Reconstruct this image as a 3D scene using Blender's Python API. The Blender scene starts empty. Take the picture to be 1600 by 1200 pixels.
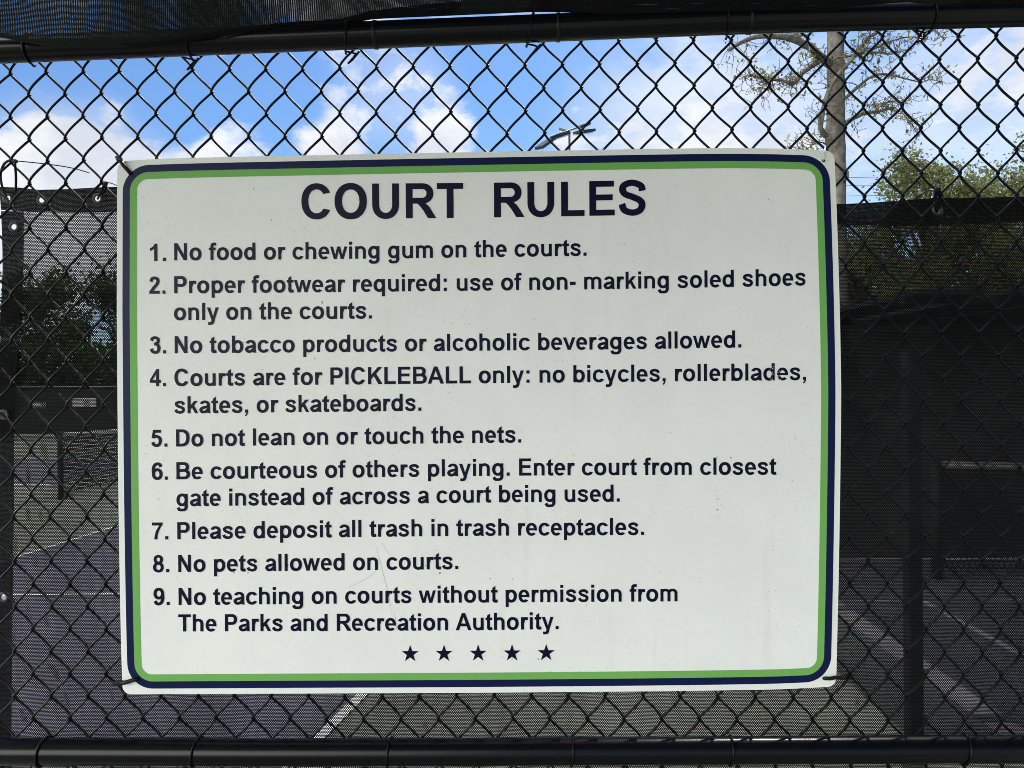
import bpy, bmesh, math, random
from mathutils import Vector, Matrix, noise as mnoise
from mathutils.geometry import tessellate_polygon
R = math.radians
rnd = random.Random(7)
sc = bpy.context.scene
col = sc.collection

# ------------------------------------------------------------------ camera
CAM = Vector((0.0, -1.31, 1.55))
YAW, PITCH, ROLL, FPX = R(-1.03), 0.0, R(-0.45), 1200.0
fwd = Vector((math.sin(YAW)*math.cos(PITCH), math.cos(YAW)*math.cos(PITCH), math.sin(PITCH)))
rt0 = Vector((math.cos(YAW), -math.sin(YAW), 0.0))
up0 = rt0.cross(fwd)
rt = rt0*math.cos(ROLL) + up0*math.sin(ROLL)
up = rt.cross(fwd)
cd = bpy.data.cameras.new('camera'); cam = bpy.data.objects.new('camera', cd); col.objects.link(cam)
cam.matrix_world = Matrix(((rt.x, up.x, -fwd.x, CAM.x), (rt.y, up.y, -fwd.y, CAM.y), (rt.z, up.z, -fwd.z, CAM.z), (0, 0, 0, 1)))
cd.sensor_width = 36.0; cd.lens = FPX/1600*36.0; cd.clip_start = 0.02; cd.clip_end = 5000
sc.camera = cam

def ray(px, py):
    return fwd + rt*((px-800)/FPX) - up*((py-600)/FPX)
def at(px, py, y):                       # a photo pixel on the vertical plane y = const
    d = ray(px, py); t = (y-CAM.y)/d.y
    return CAM + d*t
def gnd(px, py, z=0.0):                  # a photo pixel on the ground
    d = ray(px, py); t = (z-CAM.z)/d.z
    return CAM + d*t

# ------------------------------------------------------------------ light
SUN_AZ, SUN_EL = R(27.8), R(56)
EXPOSURE = 0.88
w = bpy.data.worlds.new('World'); sc.world = w; w.use_nodes = True
sc.view_settings.view_transform = 'Standard'; sc.view_settings.look = 'None'
sc.view_settings.gamma = 1; sc.view_settings.exposure = EXPOSURE
sl = bpy.data.lights.new('sun', 'SUN'); sl.energy = 3.6; sl.angle = R(0.5); sl.color = (1.0, 0.95, 0.87)
so = bpy.data.objects.new('sun', sl); col.objects.link(so)
sd = Vector((math.sin(SUN_AZ)*math.cos(SUN_EL), math.cos(SUN_AZ)*math.cos(SUN_EL), math.sin(SUN_EL)))
so.rotation_euler = sd.to_track_quat('Z', 'Y').to_euler(); so.location = (5, 10, 15)
sc.cycles.transparent_max_bounces = 24
sc.cycles.max_bounces = 8
sc.cycles.use_denoising = True; sc.cycles.denoising_prefilter = 'NONE'
sc.cycles.use_adaptive_sampling = False
w.cycles.sampling_method = 'MANUAL'; w.cycles.sample_map_resolution = 2048
sc.cycles.filter_width = 0.9

class NT:                                # short-hand for building node trees
    def __init__(s, tree): s.t = tree; s.n = tree.nodes; s.l = tree.links; s.n.clear()
    def add(s, kind, **kw):
        nd = s.n.new(kind)
        for k, v in kw.items(): setattr(nd, k, v)
        return nd
    def put(s, sock, v):
        if v is None: return
        if hasattr(v, 'links') or isinstance(v, bpy.types.NodeSocket): s.l.new(v, sock)
        else: sock.default_value = v
    def m(s, op, a, b=None, c=None, clamp=False):
        nd = s.add('ShaderNodeMath', operation=op); nd.use_clamp = clamp
        s.put(nd.inputs[0], a); s.put(nd.inputs[1], b); s.put(nd.inputs[2], c)
        return nd.outputs[0]
    def vm(s, op, a, b=None):
        nd = s.add('ShaderNodeVectorMath', operation=op)
        s.put(nd.inputs[0], a); s.put(nd.inputs[1], b)
        return nd.outputs['Value'] if op in ('DOT_PRODUCT', 'LENGTH', 'DISTANCE') else nd.outputs[0]
    def noise(s, vec, scale, detail=4, rough=.55, dist=0.0):
        nd = s.add('ShaderNodeTexNoise'); s.put(nd.inputs['Vector'], vec)
        nd.inputs['Scale'].default_value = scale; nd.inputs['Detail'].default_value = detail
        nd.inputs['Roughness'].default_value = rough; nd.inputs['Distortion'].default_value = dist
        return nd.outputs['Fac']
    def ss(s, v, a, b, lo=0.0, hi=1.0):
        nd = s.add('ShaderNodeMapRange', interpolation_type='SMOOTHSTEP')
        s.put(nd.inputs['Value'], v); s.put(nd.inputs['From Min'], a); s.put(nd.inputs['From Max'], b)
        s.put(nd.inputs['To Min'], lo); s.put(nd.inputs['To Max'], hi)
        return nd.outputs[0]
    def mix(s, f, a, b):
        nd = s.add('ShaderNodeMix', data_type='RGBA'); s.put(nd.inputs[0], f)
        for k, v in ((6, a), (7, b)):
            if isinstance(v, (tuple, list)) and len(v) == 3: v = (*v, 1.0)
            s.put(nd.inputs[k], v)
        return nd.outputs[2]

def build_sky():
    N = NT(w.node_tree)
    tc = N.add('ShaderNodeTexCoord')
    sky = N.add('ShaderNodeTexSky', sky_type='NISHITA')
    sky.sun_disc = False; sky.sun_elevation = SUN_EL; sky.sun_rotation = SUN_AZ
    sky.air_density = 1.0; sky.dust_density = 0.5; sky.ozone_density = 2.0
    d = tc.outputs['Generated']
    sep = N.add('ShaderNodeSeparateXYZ'); N.l.new(d, sep.inputs[0])
    st = N.add('ShaderNodeCombineXYZ'); N.put(st.inputs[0], sep.outputs[0]); N.put(st.inputs[1], sep.outputs[1])
    N.put(st.inputs[2], N.m('MULTIPLY', sep.outputs[2], 1.7))
    n1 = N.noise(st.outputs[0], 5.6, 10, .62, .3)
    n2 = N.noise(st.outputs[0], 15.0, 9, .62, .35)
    dens = N.m('ADD', N.m('MULTIPLY', n1, .62), N.m('MULTIPLY', n2, .38))
    # cloud banks: direction, angular radius, weight
    for px, py, rad, wt in [(10, 285, .11, .30), (110, 240, .055, .24), (210, 250, .05, .22), (80, 385, .10, .20), (180, 390, .05, .22), (330, -5, .075, .36), (520, -40, .08, .34), (130, -25, .07, .25), (1000, -150, .2, .12), (178, 158, .022, .15), (290, 245, .045, .18), (575, 130, .05, .04), (645, 108, .05, .11), (715, 185, .04, .11), (520, 228, .05, .22), (370, 245, .06, .24), (700, 225, .05, .12),
                            (1050, 260, .12, .16), (1250, 240, .12, .12), (1480, 190, .12, .05), (1560, 90, .08, .10), (870, 230, .05, .14),
                            (300, 100, .13, -.16), (60, 110, .10, -.14), (430, 170, .05, -.10), (800, 160, .06, -.14), (960, 85, .10, -.14), (1130, 70, .10, -.10), (1330, 90, .09, -.08)]:
        v = ray(px, py).normalized()
        dist = N.vm('DISTANCE', d, tuple(v))
        dens = N.m('ADD', dens, N.ss(dist, 0.0, rad*1.5, wt, 0.0))
    # a bank of unseen bright cloud added behind-left of camera to light the sign
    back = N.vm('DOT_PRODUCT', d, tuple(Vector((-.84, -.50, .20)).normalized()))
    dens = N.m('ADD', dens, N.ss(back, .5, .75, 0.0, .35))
    mask = N.ss(dens, .515, .675)
    for px, py, rad, wt in [(1120, 215, .24, .72), (1480, 190, .20, .55), (120, 275, .12, .6), (620, 150, .10, .30)]:   # thin veils
        dist = N.vm('DISTANCE', d, tuple(ray(px, py).normalized()))
        veil = N.m('MULTIPLY', N.ss(dist, rad*.25, rad, wt, 0.0), N.ss(dens, .36, .56, .25, 1.0))
        mask = N.m('MAXIMUM', mask, veil)
    n3 = N.noise(st.outputs[0], 7.0, 6, .6, .3)
    lit = N.ss(n3, .35, .65)
    cl = N.mix(lit, (4.7, 5.0, 5.5), (6.4, 6.5, 6.6))
    fill_bank = N.ss(back, .55, .82)
    cl = N.mix(fill_bank, cl, (40.0, 40.0, 37.5))
    skc = N.vm('MULTIPLY', sky.outputs[0], (.60, .80, 1.02))
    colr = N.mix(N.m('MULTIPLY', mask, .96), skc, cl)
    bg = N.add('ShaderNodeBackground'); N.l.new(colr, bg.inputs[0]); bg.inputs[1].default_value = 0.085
    o = N.add('ShaderNodeOutputWorld'); N.l.new(bg.outputs[0], o.inputs[0])
build_sky()

# ------------------------------------------------------------------ helpers
def tag(o, label=None, cat=None, group=None, kind=None):
    if label: o['label'] = label
    if cat: o['category'] = cat
    if group: o['group'] = group
    if kind: o['kind'] = kind
    return o
def empty(name, loc, label=None, cat=None, group=None):
    o = bpy.data.objects.new(name, None); col.objects.link(o); o.location = loc; o.empty_display_size = .1
    return tag(o, label, cat, group)
class MB:
    def __init__(s): s.v = []; s.f = []
    def quad(s, a, b, c, d):
        i = len(s.v); s.v += [Vector(a), Vector(b), Vector(c), Vector(d)]; s.f.append((i, i+1, i+2, i+3))
    def box(s, x0, x1, y0, y1, z0, z1):
        i = len(s.v)
        s.v += [Vector(p) for p in ((x0,y0,z0),(x1,y0,z0),(x1,y1,z0),(x0,y1,z0),(x0,y0,z1),(x1,y0,z1),(x1,y1,z1),(x0,y1,z1))]
        s.f += [tuple(i+k for k in q) for q in ((0,3,2,1),(4,5,6,7),(0,1,5,4),(1,2,6,5),(2,3,7,6),(3,0,4,7))]
    def tube(s, pts, rad, n=8, caps=True, flat=1.0):
        pts = [Vector(p) for p in pts]; m = len(pts)
        rr = rad if isinstance(rad, (list, tuple)) else [rad]*m
        base = len(s.v); prev = None
        for k in range(m):
            t = (pts[min(k+1, m-1)] - pts[max(k-1, 0)])
            if t.length < 1e-9: t = Vector((0, 0, 1))
            t.normalize()
            if prev is None:
                a = Vector((0, 0, 1)) if abs(t.z) < .9 else Vector((0, 1, 0))
                u = t.cross(a).normalized()
            else:
                u = (prev - t*prev.dot(t))
                u = u.normalized() if u.length > 1e-6 else t.orthogonal().normalized()
            prev = u; v = t.cross(u)
            for j in range(n):
                an = 2*math.pi*j/n
                s.v.append(pts[k] + u*(rr[k]*math.cos(an)) + v*(rr[k]*flat*math.sin(an)))
        for k in range(m-1):
            for j in range(n):
                a = base+k*n+j; b = base+k*n+(j+1) % n
                s.f.append((a, b, b+n, a+n))
        if caps:
            s.f.append(tuple(base+j for j in range(n))[::-1])
            s.f.append(tuple(base+(m-1)*n+j for j in range(n)))
    def grid(s, fn, nu, nv):
        i = len(s.v)
        for b in range(nv+1):
            for a in range(nu+1): s.v.append(Vector(fn(a/nu, b/nv)))
        for b in range(nv):
            for a in range(nu):
                p = i+b*(nu+1)+a; s.f.append((p, p+1, p+nu+2, p+nu+1))
    def build(s, name, mat, parent=None, smooth=True, mats=None, fmat=None):
        off = parent_world(parent)
        me = bpy.data.meshes.new(name)
        me.from_pydata([tuple(v-off) for v in s.v], [], s.f)
        for mm in (mats or [mat]): me.materials.append(mm)
        if fmat: me.polygons.foreach_set('material_index', fmat)
        if smooth: me.polygons.foreach_set('use_smooth', [True]*len(me.polygons))
        me.update()
        o = bpy.data.objects.new(name, me); col.objects.link(o)
        if parent: o.parent = parent
        return o
def parent_world(p):
    v = Vector((0, 0, 0))
    while p: v = v + p.location; p = p.parent
    return v
def copy_tree(o, parent=None):
    c = o.copy(); col.objects.link(c)
    if parent: c.parent = parent
    for ch in o.children: copy_tree(ch, c)
    return c
def lerp(a, b, t): return a+(b-a)*t
def curve(pts):                          # piecewise smooth interpolation through (x, y) points
    pts = sorted(pts)
    def f(x):
        if x <= pts[0][0]: i = 0
        elif x >= pts[-1][0]: i = len(pts)-2
        else: i = next(k for k in range(len(pts)-1) if pts[k][0] <= x <= pts[k+1][0])
        (x0, y0), (x1, y1) = pts[i], pts[i+1]
        def sl(k):
            if k <= 0: return (pts[1][1]-pts[0][1])/(pts[1][0]-pts[0][0])
            if k >= len(pts)-1: return (pts[-1][1]-pts[-2][1])/(pts[-1][0]-pts[-2][0])
            return (pts[k+1][1]-pts[k-1][1])/(pts[k+1][0]-pts[k-1][0])
        h = x1-x0; t = (x-x0)/h
        if t < 0: return y0+sl(i)*(x-x0)
        if t > 1: return y1+sl(i+1)*(x-x1)
        return ((2*t**3-3*t*t+1)*y0+(t**3-2*t*t+t)*h*sl(i)+(-2*t**3+3*t*t)*y1+(t**3-t*t)*h*sl(i+1))
    return f
def catmull(P, per=8):
    out = []
    for i in range(len(P)-1):
        p0 = P[max(i-1, 0)]; p1 = P[i]; p2 = P[i+1]; p3 = P[min(i+2, len(P)-1)]
        for k in range(per):
            t = k/per
            out.append(tuple(.5*((2*b)+(-a+c)*t+(2*a-5*b+4*c-d)*t*t+(-a+3*b-3*c+d)*t**3) for a, b, c, d in zip(p0, p1, p2, p3)))
    out.append(tuple(P[-1])); return out

# ------------------------------------------------------------------ materials
def princ(name, color, rough=.6, spec=.5, var=0.0, vscale=8.0, color2=None, bump=0.0, bscale=60.0, metal=0.0, coat=0.0):
    m = bpy.data.materials.new(name); m.use_nodes = True; N = NT(m.node_tree)
    b = N.add('ShaderNodeBsdfPrincipled'); o = N.add('ShaderNodeOutputMaterial'); N.l.new(b.outputs[0], o.inputs[0])
    tc = N.add('ShaderNodeTexCoord').outputs['Object']
    if var > 0 or color2:
        c2 = color2 or tuple(c*(1-var) for c in color)
        N.l.new(N.mix(N.ss(N.noise(tc, vscale, 6, .6), .3, .7), c2, color), b.inputs['Base Color'])
    else: b.inputs['Base Color'].default_value = (*color, 1)
    b.inputs['Roughness'].default_value = rough; b.inputs['Specular IOR Level'].default_value = spec
    b.inputs['Metallic'].default_value = metal
    if coat: b.inputs['Coat Weight'].default_value = coat; b.inputs['Coat Roughness'].default_value = .12
    if bump:
        bp = N.add('ShaderNodeBump'); bp.inputs['Strength'].default_value = bump; bp.inputs['Distance'].default_value = .002
        N.l.new(N.noise(tc, bscale, 4), bp.inputs['Height']); N.l.new(bp.outputs[0], b.inputs['Normal'])
    return m
def weave(name, color, pu, pv, a, b_, axes=('x', 'z'), fill=1.0, skew=0.0, warp=.0009, vary=.35, patch=(5.0, .85, 1.1)):
    """knitted mesh: rows of small real holes, offset by half a stitch each row"""
    m = bpy.data.materials.new(name); m.use_nodes = True; N = NT(m.node_tree)
    tc = N.add('ShaderNodeTexCoord').outputs['Object']
    sp = N.add('ShaderNodeSeparateXYZ'); N.l.new(tc, sp.inputs[0])
    X = sp.outputs['XYZ'.index(axes[0].upper())]
    Z = N.m('SUBTRACT', sp.outputs[2], sp.outputs[1]) if axes[1] == 'yz' else sp.outputs['XYZ'.index(axes[1].upper())]
    w1 = N.m('MULTIPLY', N.m('SUBTRACT', N.noise(tc, 9.0, 2), .5), warp*16)
    u = N.m('DIVIDE', N.m('ADD', X, N.m('MULTIPLY', Z, skew)), pu)
    v = N.m('DIVIDE', N.m('ADD', Z, w1), pv)
    row = N.m('FLOOR', v)
    u = N.m('ADD', u, N.m('MULTIPLY', N.m('MODULO', N.m('ABSOLUTE', row), 2.0), .5))
    fu = N.m('MULTIPLY', N.m('SUBTRACT', N.m('FRACT', u), .5), pu/a)
    fv = N.m('MULTIPLY', N.m('SUBTRACT', N.m('FRACT', v), .5), pv/b_)
    r2 = N.m('ADD', N.m('MULTIPLY', fu, fu), N.m('MULTIPLY', fv, fv))
    size = N.m('ADD', 1-vary*.5, N.m('MULTIPLY', N.noise(tc, 380.0, 1), vary))
    big = N.ss(N.noise(tc, patch[0], 3), .38, .62, patch[1], patch[2])
    solid = N.m('GREATER_THAN', r2, N.m('MULTIPLY', size, big))
    b = N.add('ShaderNodeBsdfPrincipled')
    N.l.new(N.mix(N.noise(tc, 300, 3), tuple(c*.7 for c in color), tuple(c*1.4 for c in color)), b.inputs['Base Color'])
    b.inputs['Roughness'].default_value = .8; b.inputs['Specular IOR Level'].default_value = .12
    tr = N.add('ShaderNodeBsdfTransparent'); mx = N.add('ShaderNodeMixShader')
    N.put(mx.inputs[0], solid); N.l.new(tr.outputs[0], mx.inputs[1]); N.l.new(b.outputs[0], mx.inputs[2])
    o = N.add('ShaderNodeOutputMaterial'); N.l.new(mx.outputs[0], o.inputs[0])
    return m
def sign_paint(name, color, rough, speck=0.0):
    m = bpy.data.materials.new(name); m.use_nodes = True; N = NT(m.node_tree)
    b = N.add('ShaderNodeBsdfPrincipled'); o = N.add('ShaderNodeOutputMaterial'); N.l.new(b.outputs[0], o.inputs[0])
    tc = N.add('ShaderNodeTexCoord').outputs['Object']
    base = N.mix(N.ss(N.noise(tc, 6.0, 5, .65), .35, .7), tuple(c*.95 for c in color), color)
    if speck:
        d = N.ss(N.noise(tc, 420.0, 2, .5), .66, .74, 0, speck)
        area = N.ss(N.noise(tc, 9.0, 3), .42, .62, .15, 1.0)
        base = N.mix(N.m('MULTIPLY', d, area), base, tuple(c*.35 for c in color))
        spx_ = N.add('ShaderNodeMapping'); spx_.inputs['Scale'].default_value = (38, 1, 2.2); N.l.new(tc, spx_.inputs[0])
        drip = N.m('MULTIPLY', N.ss(N.noise(spx_.outputs[0], 1.0, 4, .6), .52, .78, 0, .11), N.ss(N.noise(tc, 3.5, 3), .40, .65))
        base = N.mix(drip, base, (.34, .34, .27))
        d2 = N.ss(N.noise(tc, 95.0, 1, .5), .80, .83, 0, .7)
        base = N.mix(d2, base, (.05, .05, .045))
    N.l.new(base, b.inputs['Base Color'])
    N.put(b.inputs['Roughness'], N.m('ADD', rough, N.m('MULTIPLY', N.noise(tc, 14.0, 4), .12)))
    b.inputs['Specular IOR Level'].default_value = .12
    bp = N.add('ShaderNodeBump'); bp.inputs['Strength'].default_value = .12; bp.inputs['Distance'].default_value = .001
    N.l.new(N.noise(tc, 260.0, 3), bp.inputs['Height']); N.l.new(bp.outputs[0], b.inputs['Normal'])
    return m
def leafmat(name, colors):
    m = bpy.data.materials.new(name); m.use_nodes = True; N = NT(m.node_tree)
    g = N.add('ShaderNodeNewGeometry')
    cr = N.add('ShaderNodeValToRGB'); e = cr.color_ramp.elements
    e[0].color = (*colors[0], 1); e[1].color = (*colors[-1], 1)
    for i, c in enumerate(colors[1:-1]):
        x = e.new((i+1)/(len(colors)-1)); x.color = (*c, 1)
    N.l.new(g.outputs['Random Per Island'], cr.inputs[0])
    d = N.add('ShaderNodeBsdfDiffuse'); t = N.add('ShaderNodeBsdfTranslucent'); mx = N.add('ShaderNodeMixShader'); mx.inputs[0].default_value = .4
    N.l.new(cr.outputs[0], d.inputs[0]); N.l.new(cr.outputs[0], t.inputs[0])
    N.l.new(d.outputs[0], mx.inputs[1]); N.l.new(t.outputs[0], mx.inputs[2])
    o = N.add('ShaderNodeOutputMaterial'); N.l.new(mx.outputs[0], o.inputs[0])
    return m

M = {}
M['wire'] = princ('black_vinyl_wire', (.003, .003, .0035), .36, .18, bump=.15, bscale=500)
M['rail'] = princ('black_painted_rail', (.0035, .004, .005), .24, .24, var=.3, vscale=20, bump=.06, bscale=180)
M['plastic'] = princ('black_nylon', (.004, .004, .004), .42, .3)
M['clear'] = princ('clear_nylon', (.55, .56, .52), .3, .5)
M['screen'] = weave('windscreen_mesh', (.0035, .0035, .004), .0033, .0024, .00082, .00070, warp=0.0, vary=.3)
M['hem'] = weave('windscreen_hem_fabric', (.003, .003, .0035), .0030, .0022, .00024, .00020, vary=1.4)
M['cloth'] = weave('shade_cloth_mesh', (.007, .0105, .0092), .0030, .0022, .00044, .00038, axes=('x', 'yz'), skew=.5, warp=.0005, vary=2.6, patch=(3.2, .06, 1.15))
M['white'] = sign_paint('sign_white', (.84, .86, .805), .34, .7)
M['navy'] = sign_paint('sign_navy', (.006, .011, .058), .30)
M['ink'] = sign_paint('sign_ink', (.003, .004, .022), .32)
M['green'] = sign_paint('sign_green', (.175, .43, .105), .28)
M['steel'] = princ('grommet_metal', (.06, .06, .065), .4, .5, metal=.6)
M['court_green'] = princ('acrylic_green', (.165, .185, .15), .85, .3, var=.25, vscale=1.3, bump=.3, bscale=400)
M['court_purple'] = princ('acrylic_purple', (.115, .115, .150), .85, .3, var=.25, vscale=1.3, bump=.3, bscale=400)
M['court_grey'] = princ('worn_grey_acrylic', (.115, .115, .122), .85, .3, var=.35, vscale=2.2, bump=.3, bscale=400)
M['line'] = princ('court_line_paint', (.60, .60, .58), .8, .3, var=.15, vscale=6)
M['concrete'] = princ('concrete', (.19, .185, .165), .9, .3, var=.25, vscale=2.0, bump=.4, bscale=90)
M['grass'] = princ('grass_ground', (.07, .10, .035), .95, .2, var=.5, vscale=.6)
M['bark'] = princ('sycamore_bark', (.17, .155, .135), .9, .2, color2=(.075, .067, .058), vscale=9, bump=.8, bscale=30)
M['bark_dark'] = princ('brown_bark', (.12, .10, .08), .9, .2, var=.4, vscale=8)
M['lampmetal'] = princ('dark_grey_metal', (.06, .07, .07), .5, .5)
M['darkmetal'] = princ('lamp_dark_metal', (.022, .026, .026), .5, .3)
M['lens'] = princ('lamp_lens', (.55, .56, .55), .25, .5)
M['farscreen'] = princ('far_black_screen', (.014, .016, .016), .8, .3, var=.4, vscale=2)
M['dividerscreen'] = princ('divider_screen', (.050, .053, .050), .85, .2, var=.65, vscale=1.3)
M['netting'] = weave('net_mesh', (.015, .015, .016), .045, .045, .017, .017, axes=('y', 'z'), warp=0, vary=0)
M['netting_x'] = weave('net_mesh_across', (.015, .015, .016), .045, .045, .0195, .0195, axes=('x', 'z'), warp=0, vary=0)
M['greytape'] = princ('grey_tape', (.26, .26, .25), .8, .2, var=.2, vscale=6)
M['banner'] = princ('white_vinyl', (.42, .42, .41), .6, .4, var=.15, vscale=4)
M['leaf_spring'] = leafmat('spring_leaf', [(.24, .24, .07), (.15, .17, .05), (.34, .32, .12), (.05, .055, .03), (.21, .22, .08)])
M['leaf_mid'] = leafmat('mid_leaf', [(.07, .10, .035), (.13, .15, .06), (.20, .205, .09), (.05, .07, .03), (.24, .23, .11)])
M['leaf_dull'] = leafmat('dull_leaf', [(.05, .06, .04), (.08, .085, .055), (.10, .10, .07), (.035, .04, .028)])
M['leaf_dark'] = leafmat('dark_leaf', [(.03, .05, .018), (.05, .075, .025), (.075, .10, .035)])

# ------------------------------------------------------------------ ground
def sheet(name, pts, z, mat, kind='structure'):
    b = MB(); b.v = [Vector((p[0], p[1], z)) for p in pts]; b.f = [tuple(range(len(pts)))]
    return tag(b.build(name, mat, smooth=False), kind=kind)
sheet('ground', [(-400, -300), (400, -300), (400, 600), (-400, 600)], -.012, M['grass'])
sheet('pavement', [(-30, -14), (30, -14), (30, -.15), (-30, -.15)], -.004, M['concrete'])
sheet('court_surround', [(-30, -.15), (30, -.15), (30, 26), (-30, 26)], 0, M['court_green'])
A0, A1 = gnd(20, 873), gnd(185, 822); B0, B1 = gnd(503, 1150), gnd(568, 1085)
def along(p, q, y): t = (y-p.y)/(q.y-p.y); return (p.x+(q.x-p.x)*t, y)
pur = [along(A0, A1, 0.6), along(B0, B1, 0.6), along(B0, B1, 9.6), along(A0, A1, 9.6)]
sheet('court', pur, .004, M['court_purple'])
sheet('court', [(2.05, .6), (8.2, .6), (8.2, 5.6), (2.05, 5.6)], .004, M['court_grey'])
sheet('court', [(-15.5, 10.8), (-7.6, 10.8), (-7.6, 15.2), (-15.5, 15.2)], .004, M['court_purple'])
def stripe(p, q, wd):
    p = Vector((p[0], p[1])); q = Vector((q[0], q[1])); n = (q-p).normalized(); n = Vector((-n.y, n.x))*wd/2
    sheet('court_line', [p-n, q-n, q+n, p+n], .008, M['line'])
stripe(along(A0, A1, .6), along(A0, A1, 9.6), .045)
stripe(along(B0, B1, .6), along(B0, B1, 9.6), .055)
c0, c1 = gnd(20, 931), gnd(185, 928)
stripe(along(A0, A1, c0.y)[:1]+(c0.y,), (-1.2, c1.y-.02), .05)
stripe((-15.5, 10.8), (-7.6, 10.8), .05)

# ------------------------------------------------------------------ chain-link fence
DEP, WR = .0060, .00205
N00 = at(16, 114, 0); N01 = at(1587, 90, 0)
PX = (N01.x-N00.x)/27; HX = PX/2
nb = at(47, 1123, 0); HZ = (N00.z-nb.z)/29
fence = empty('chain_link_fence', (0, 0, 0), 'black vinyl chain link fence with two pipe rails behind the white rules sign', 'fence')
def jit(c, r):                           # every knuckle sits a little off its place
    v = mnoise.noise_vector(Vector((c*.73+3.1, r*.61, 1.7)))
    s = mnoise.noise_vector(Vector((c*.11, r*.13, 9.2)))
    return v.x*.0016+s.x*.0022, v.z*.0018+s.z*.0030
def wires():
    b = MB(); NP = 9
    rtop = 3; rbot = -int((N00.z-.06)/HZ)
    c_lo = int((-1.75-N00.x)/HX); c_hi = int((1.75-N00.x)/HX)
    prm = [.5-.5*math.cos(math.pi*k/NP) for k in range(NP)]
    for c in range(c_lo, c_hi):
        pts = []
        for r in range(rbot, rtop):
            # node columns: even rows on even columns, odd rows on odd columns
            left_now = (c+r) % 2 == 0
            ca, cb = (c, c+1) if left_now else (c+1, c)
            ja = jit(ca, r); jb = jit(cb, r+1); ov = WR*.8
            xa = N00.x+ca*HX+ja[0]+(-ov if left_now else ov)
            xb = N00.x+cb*HX+jb[0]+(ov if left_now else -ov)
            za = N00.z+r*HZ+ja[1]; zb = N00.z+(r+1)*HZ+jb[1]
            sg = -1 if left_now else 1
            for s in prm:
                f = s*.72+.28*(.5-.5*math.cos(math.pi*s))
                pts.append((xa+(xb-xa)*f, sg*DEP*math.sin(math.pi*s)**.55, za+(zb-za)*s))
        zt = at(topc_px(pts[-1][0]), topc(topc_px(pts[-1][0])), RY).z+.006
        pts = [p for p in pts if p[2] < zt]
        b.tube(pts, WR, 6, caps=False)
    return b.build('wire_mesh', M['wire'], fence)
RY = -(DEP+WR+.0215)
topc = curve([(-900, 112), (0, 78), (400, 62), (800, 46), (1200, 30.5), (1600, 20), (2500, -4)])
botc = curve([(-900, 1172), (0, 1174), (500, 1175.5), (1100, 1172.5), (1600, 1170), (2500, 1165)])
def topc_px(x): return 800+(x*FPX/1.31)+21
wires()
def rail(name, fn, rad):
    b = MB(); b.tube([at(x, fn(x), RY) for x in range(-900, 2501, 100)], rad, 28)
    return b.build(name, M['rail'], fence)
rail('rail', topc, .0216); rail('rail', botc, .0216)
for xp in (-1.72, 1.78):
    b = MB(); b.tube([(xp, .034, 0), (xp, .034, 2.62)], .030, 16); b.build('post', M['rail'], fence)
def tie(px, fn, lean, tail=None, side=1):
    c = at(px, fn(px), RY); b = MB(); pts = []
    for k in range(25):
        a = R(-205+335*k/24)
        rr = .0236+(.004 if k < 2 or k > 22 else 0)
        pts.append((c.x+lean*(.5-k/24), c.y-rr*math.cos(a), c.z+rr*math.sin(-a)))
    b.tube(pts, .0019, 6)
    if tail:
        e = Vector(pts[0]) if tail == 'a' else Vector(pts[-1]); hx = []
        q = at(px, fn(px)+29, -.012); q.x += lean*.5
        for k in range(20):
            hx.append((q.x+.0042*math.cos(k*1.5)-.0006*k, q.y+.004*math.sin(k*1.5)-.004, q.z-.0007*k+.004*math.sin(k*1.5+1)))
        b.tube(hx, .0018, 5)
        b.tube([q, q+Vector((-.010, -.006, .001)), q+Vector((-.021, -.006, .003))], .0016, 5)
    b.build('tie_wire', M['wire'], fence)
tie(50, topc, .011); tie(302, topc, .014, 'a'); tie(548, topc, .024, 'a'); tie(832, topc, .022, 'a'); tie(1132, topc, -.012); tie(1452, topc, -.012, 'a')
for px in (70, 308, 609, 895, 1141): tie(px, botc, .010)
tie(1507, botc, .020)
for px in (587, 872, 1171):
    b = MB(); c = at(px, topc(px), RY)
    b.tube([(c.x-.003, c.y, c.z), (c.x-.0029, c.y, c.z), (c.x+.0029, c.y, c.z), (c.x+.003, c.y, c.z)], [.0216, .0228, .0228, .0216], 28)
    b.build('rail_band', M['plastic'], fence)

# ------------------------------------------------------------------ the sign
SY = -(DEP+WR+.006)
eT = curve([(0, 252.5), (.056, 248.2), (.28, 242.4), (.55, 236.6), (.82, 231.6), (.91, 232.0), (1, 235.5)])
eB = curve([(0, 1085), (.19, 1083.9), (.545, 1082), (.90, 1077.6), (1, 1072.8)])
eL = curve([(0, 183.6), (.04, 183), (.21, 182.6), (.30, 182.5), (.66, 185.4), (.9, 189), (1, 191.8)])
eR = curve([(0, 1302.5), (.03, 1304.7), (.23, 1310.6), (.41, 1314.0), (.49, 1314.2), (.76, 1311), (.98, 1306.8), (1, 1306.2)])
SWP, SHP = 1122.0, 837.0
sign = empty('court_sign', at(746, 1083, SY), 'large white court rules sign with navy and green borders on the fence', 'sign')
def bow(u, v):                           # the thin sheet bellies gently and its top right corner is sprung
    return .006*(1-(2*u-1)**2)*(1-.5*(2*v-1)**2) + .010*max(0, u-.80)**2*max(0, .45-v)*60*.35
def spx(a, c): u, v = a/SWP, c/SHP; return lerp(eL(v), eR(v), u), lerp(eT(u), eB(u), v)
def onsign(px, py, off=0.0):
    u = (px-186)/1122; v = (py-243)/837
    return at(px, py, SY-bow(min(max(u, 0), 1), min(max(v, 0), 1))-off)
def sp(a, c, off=0.0): x, y = spx(a, c); return onsign(x, y, off)
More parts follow.
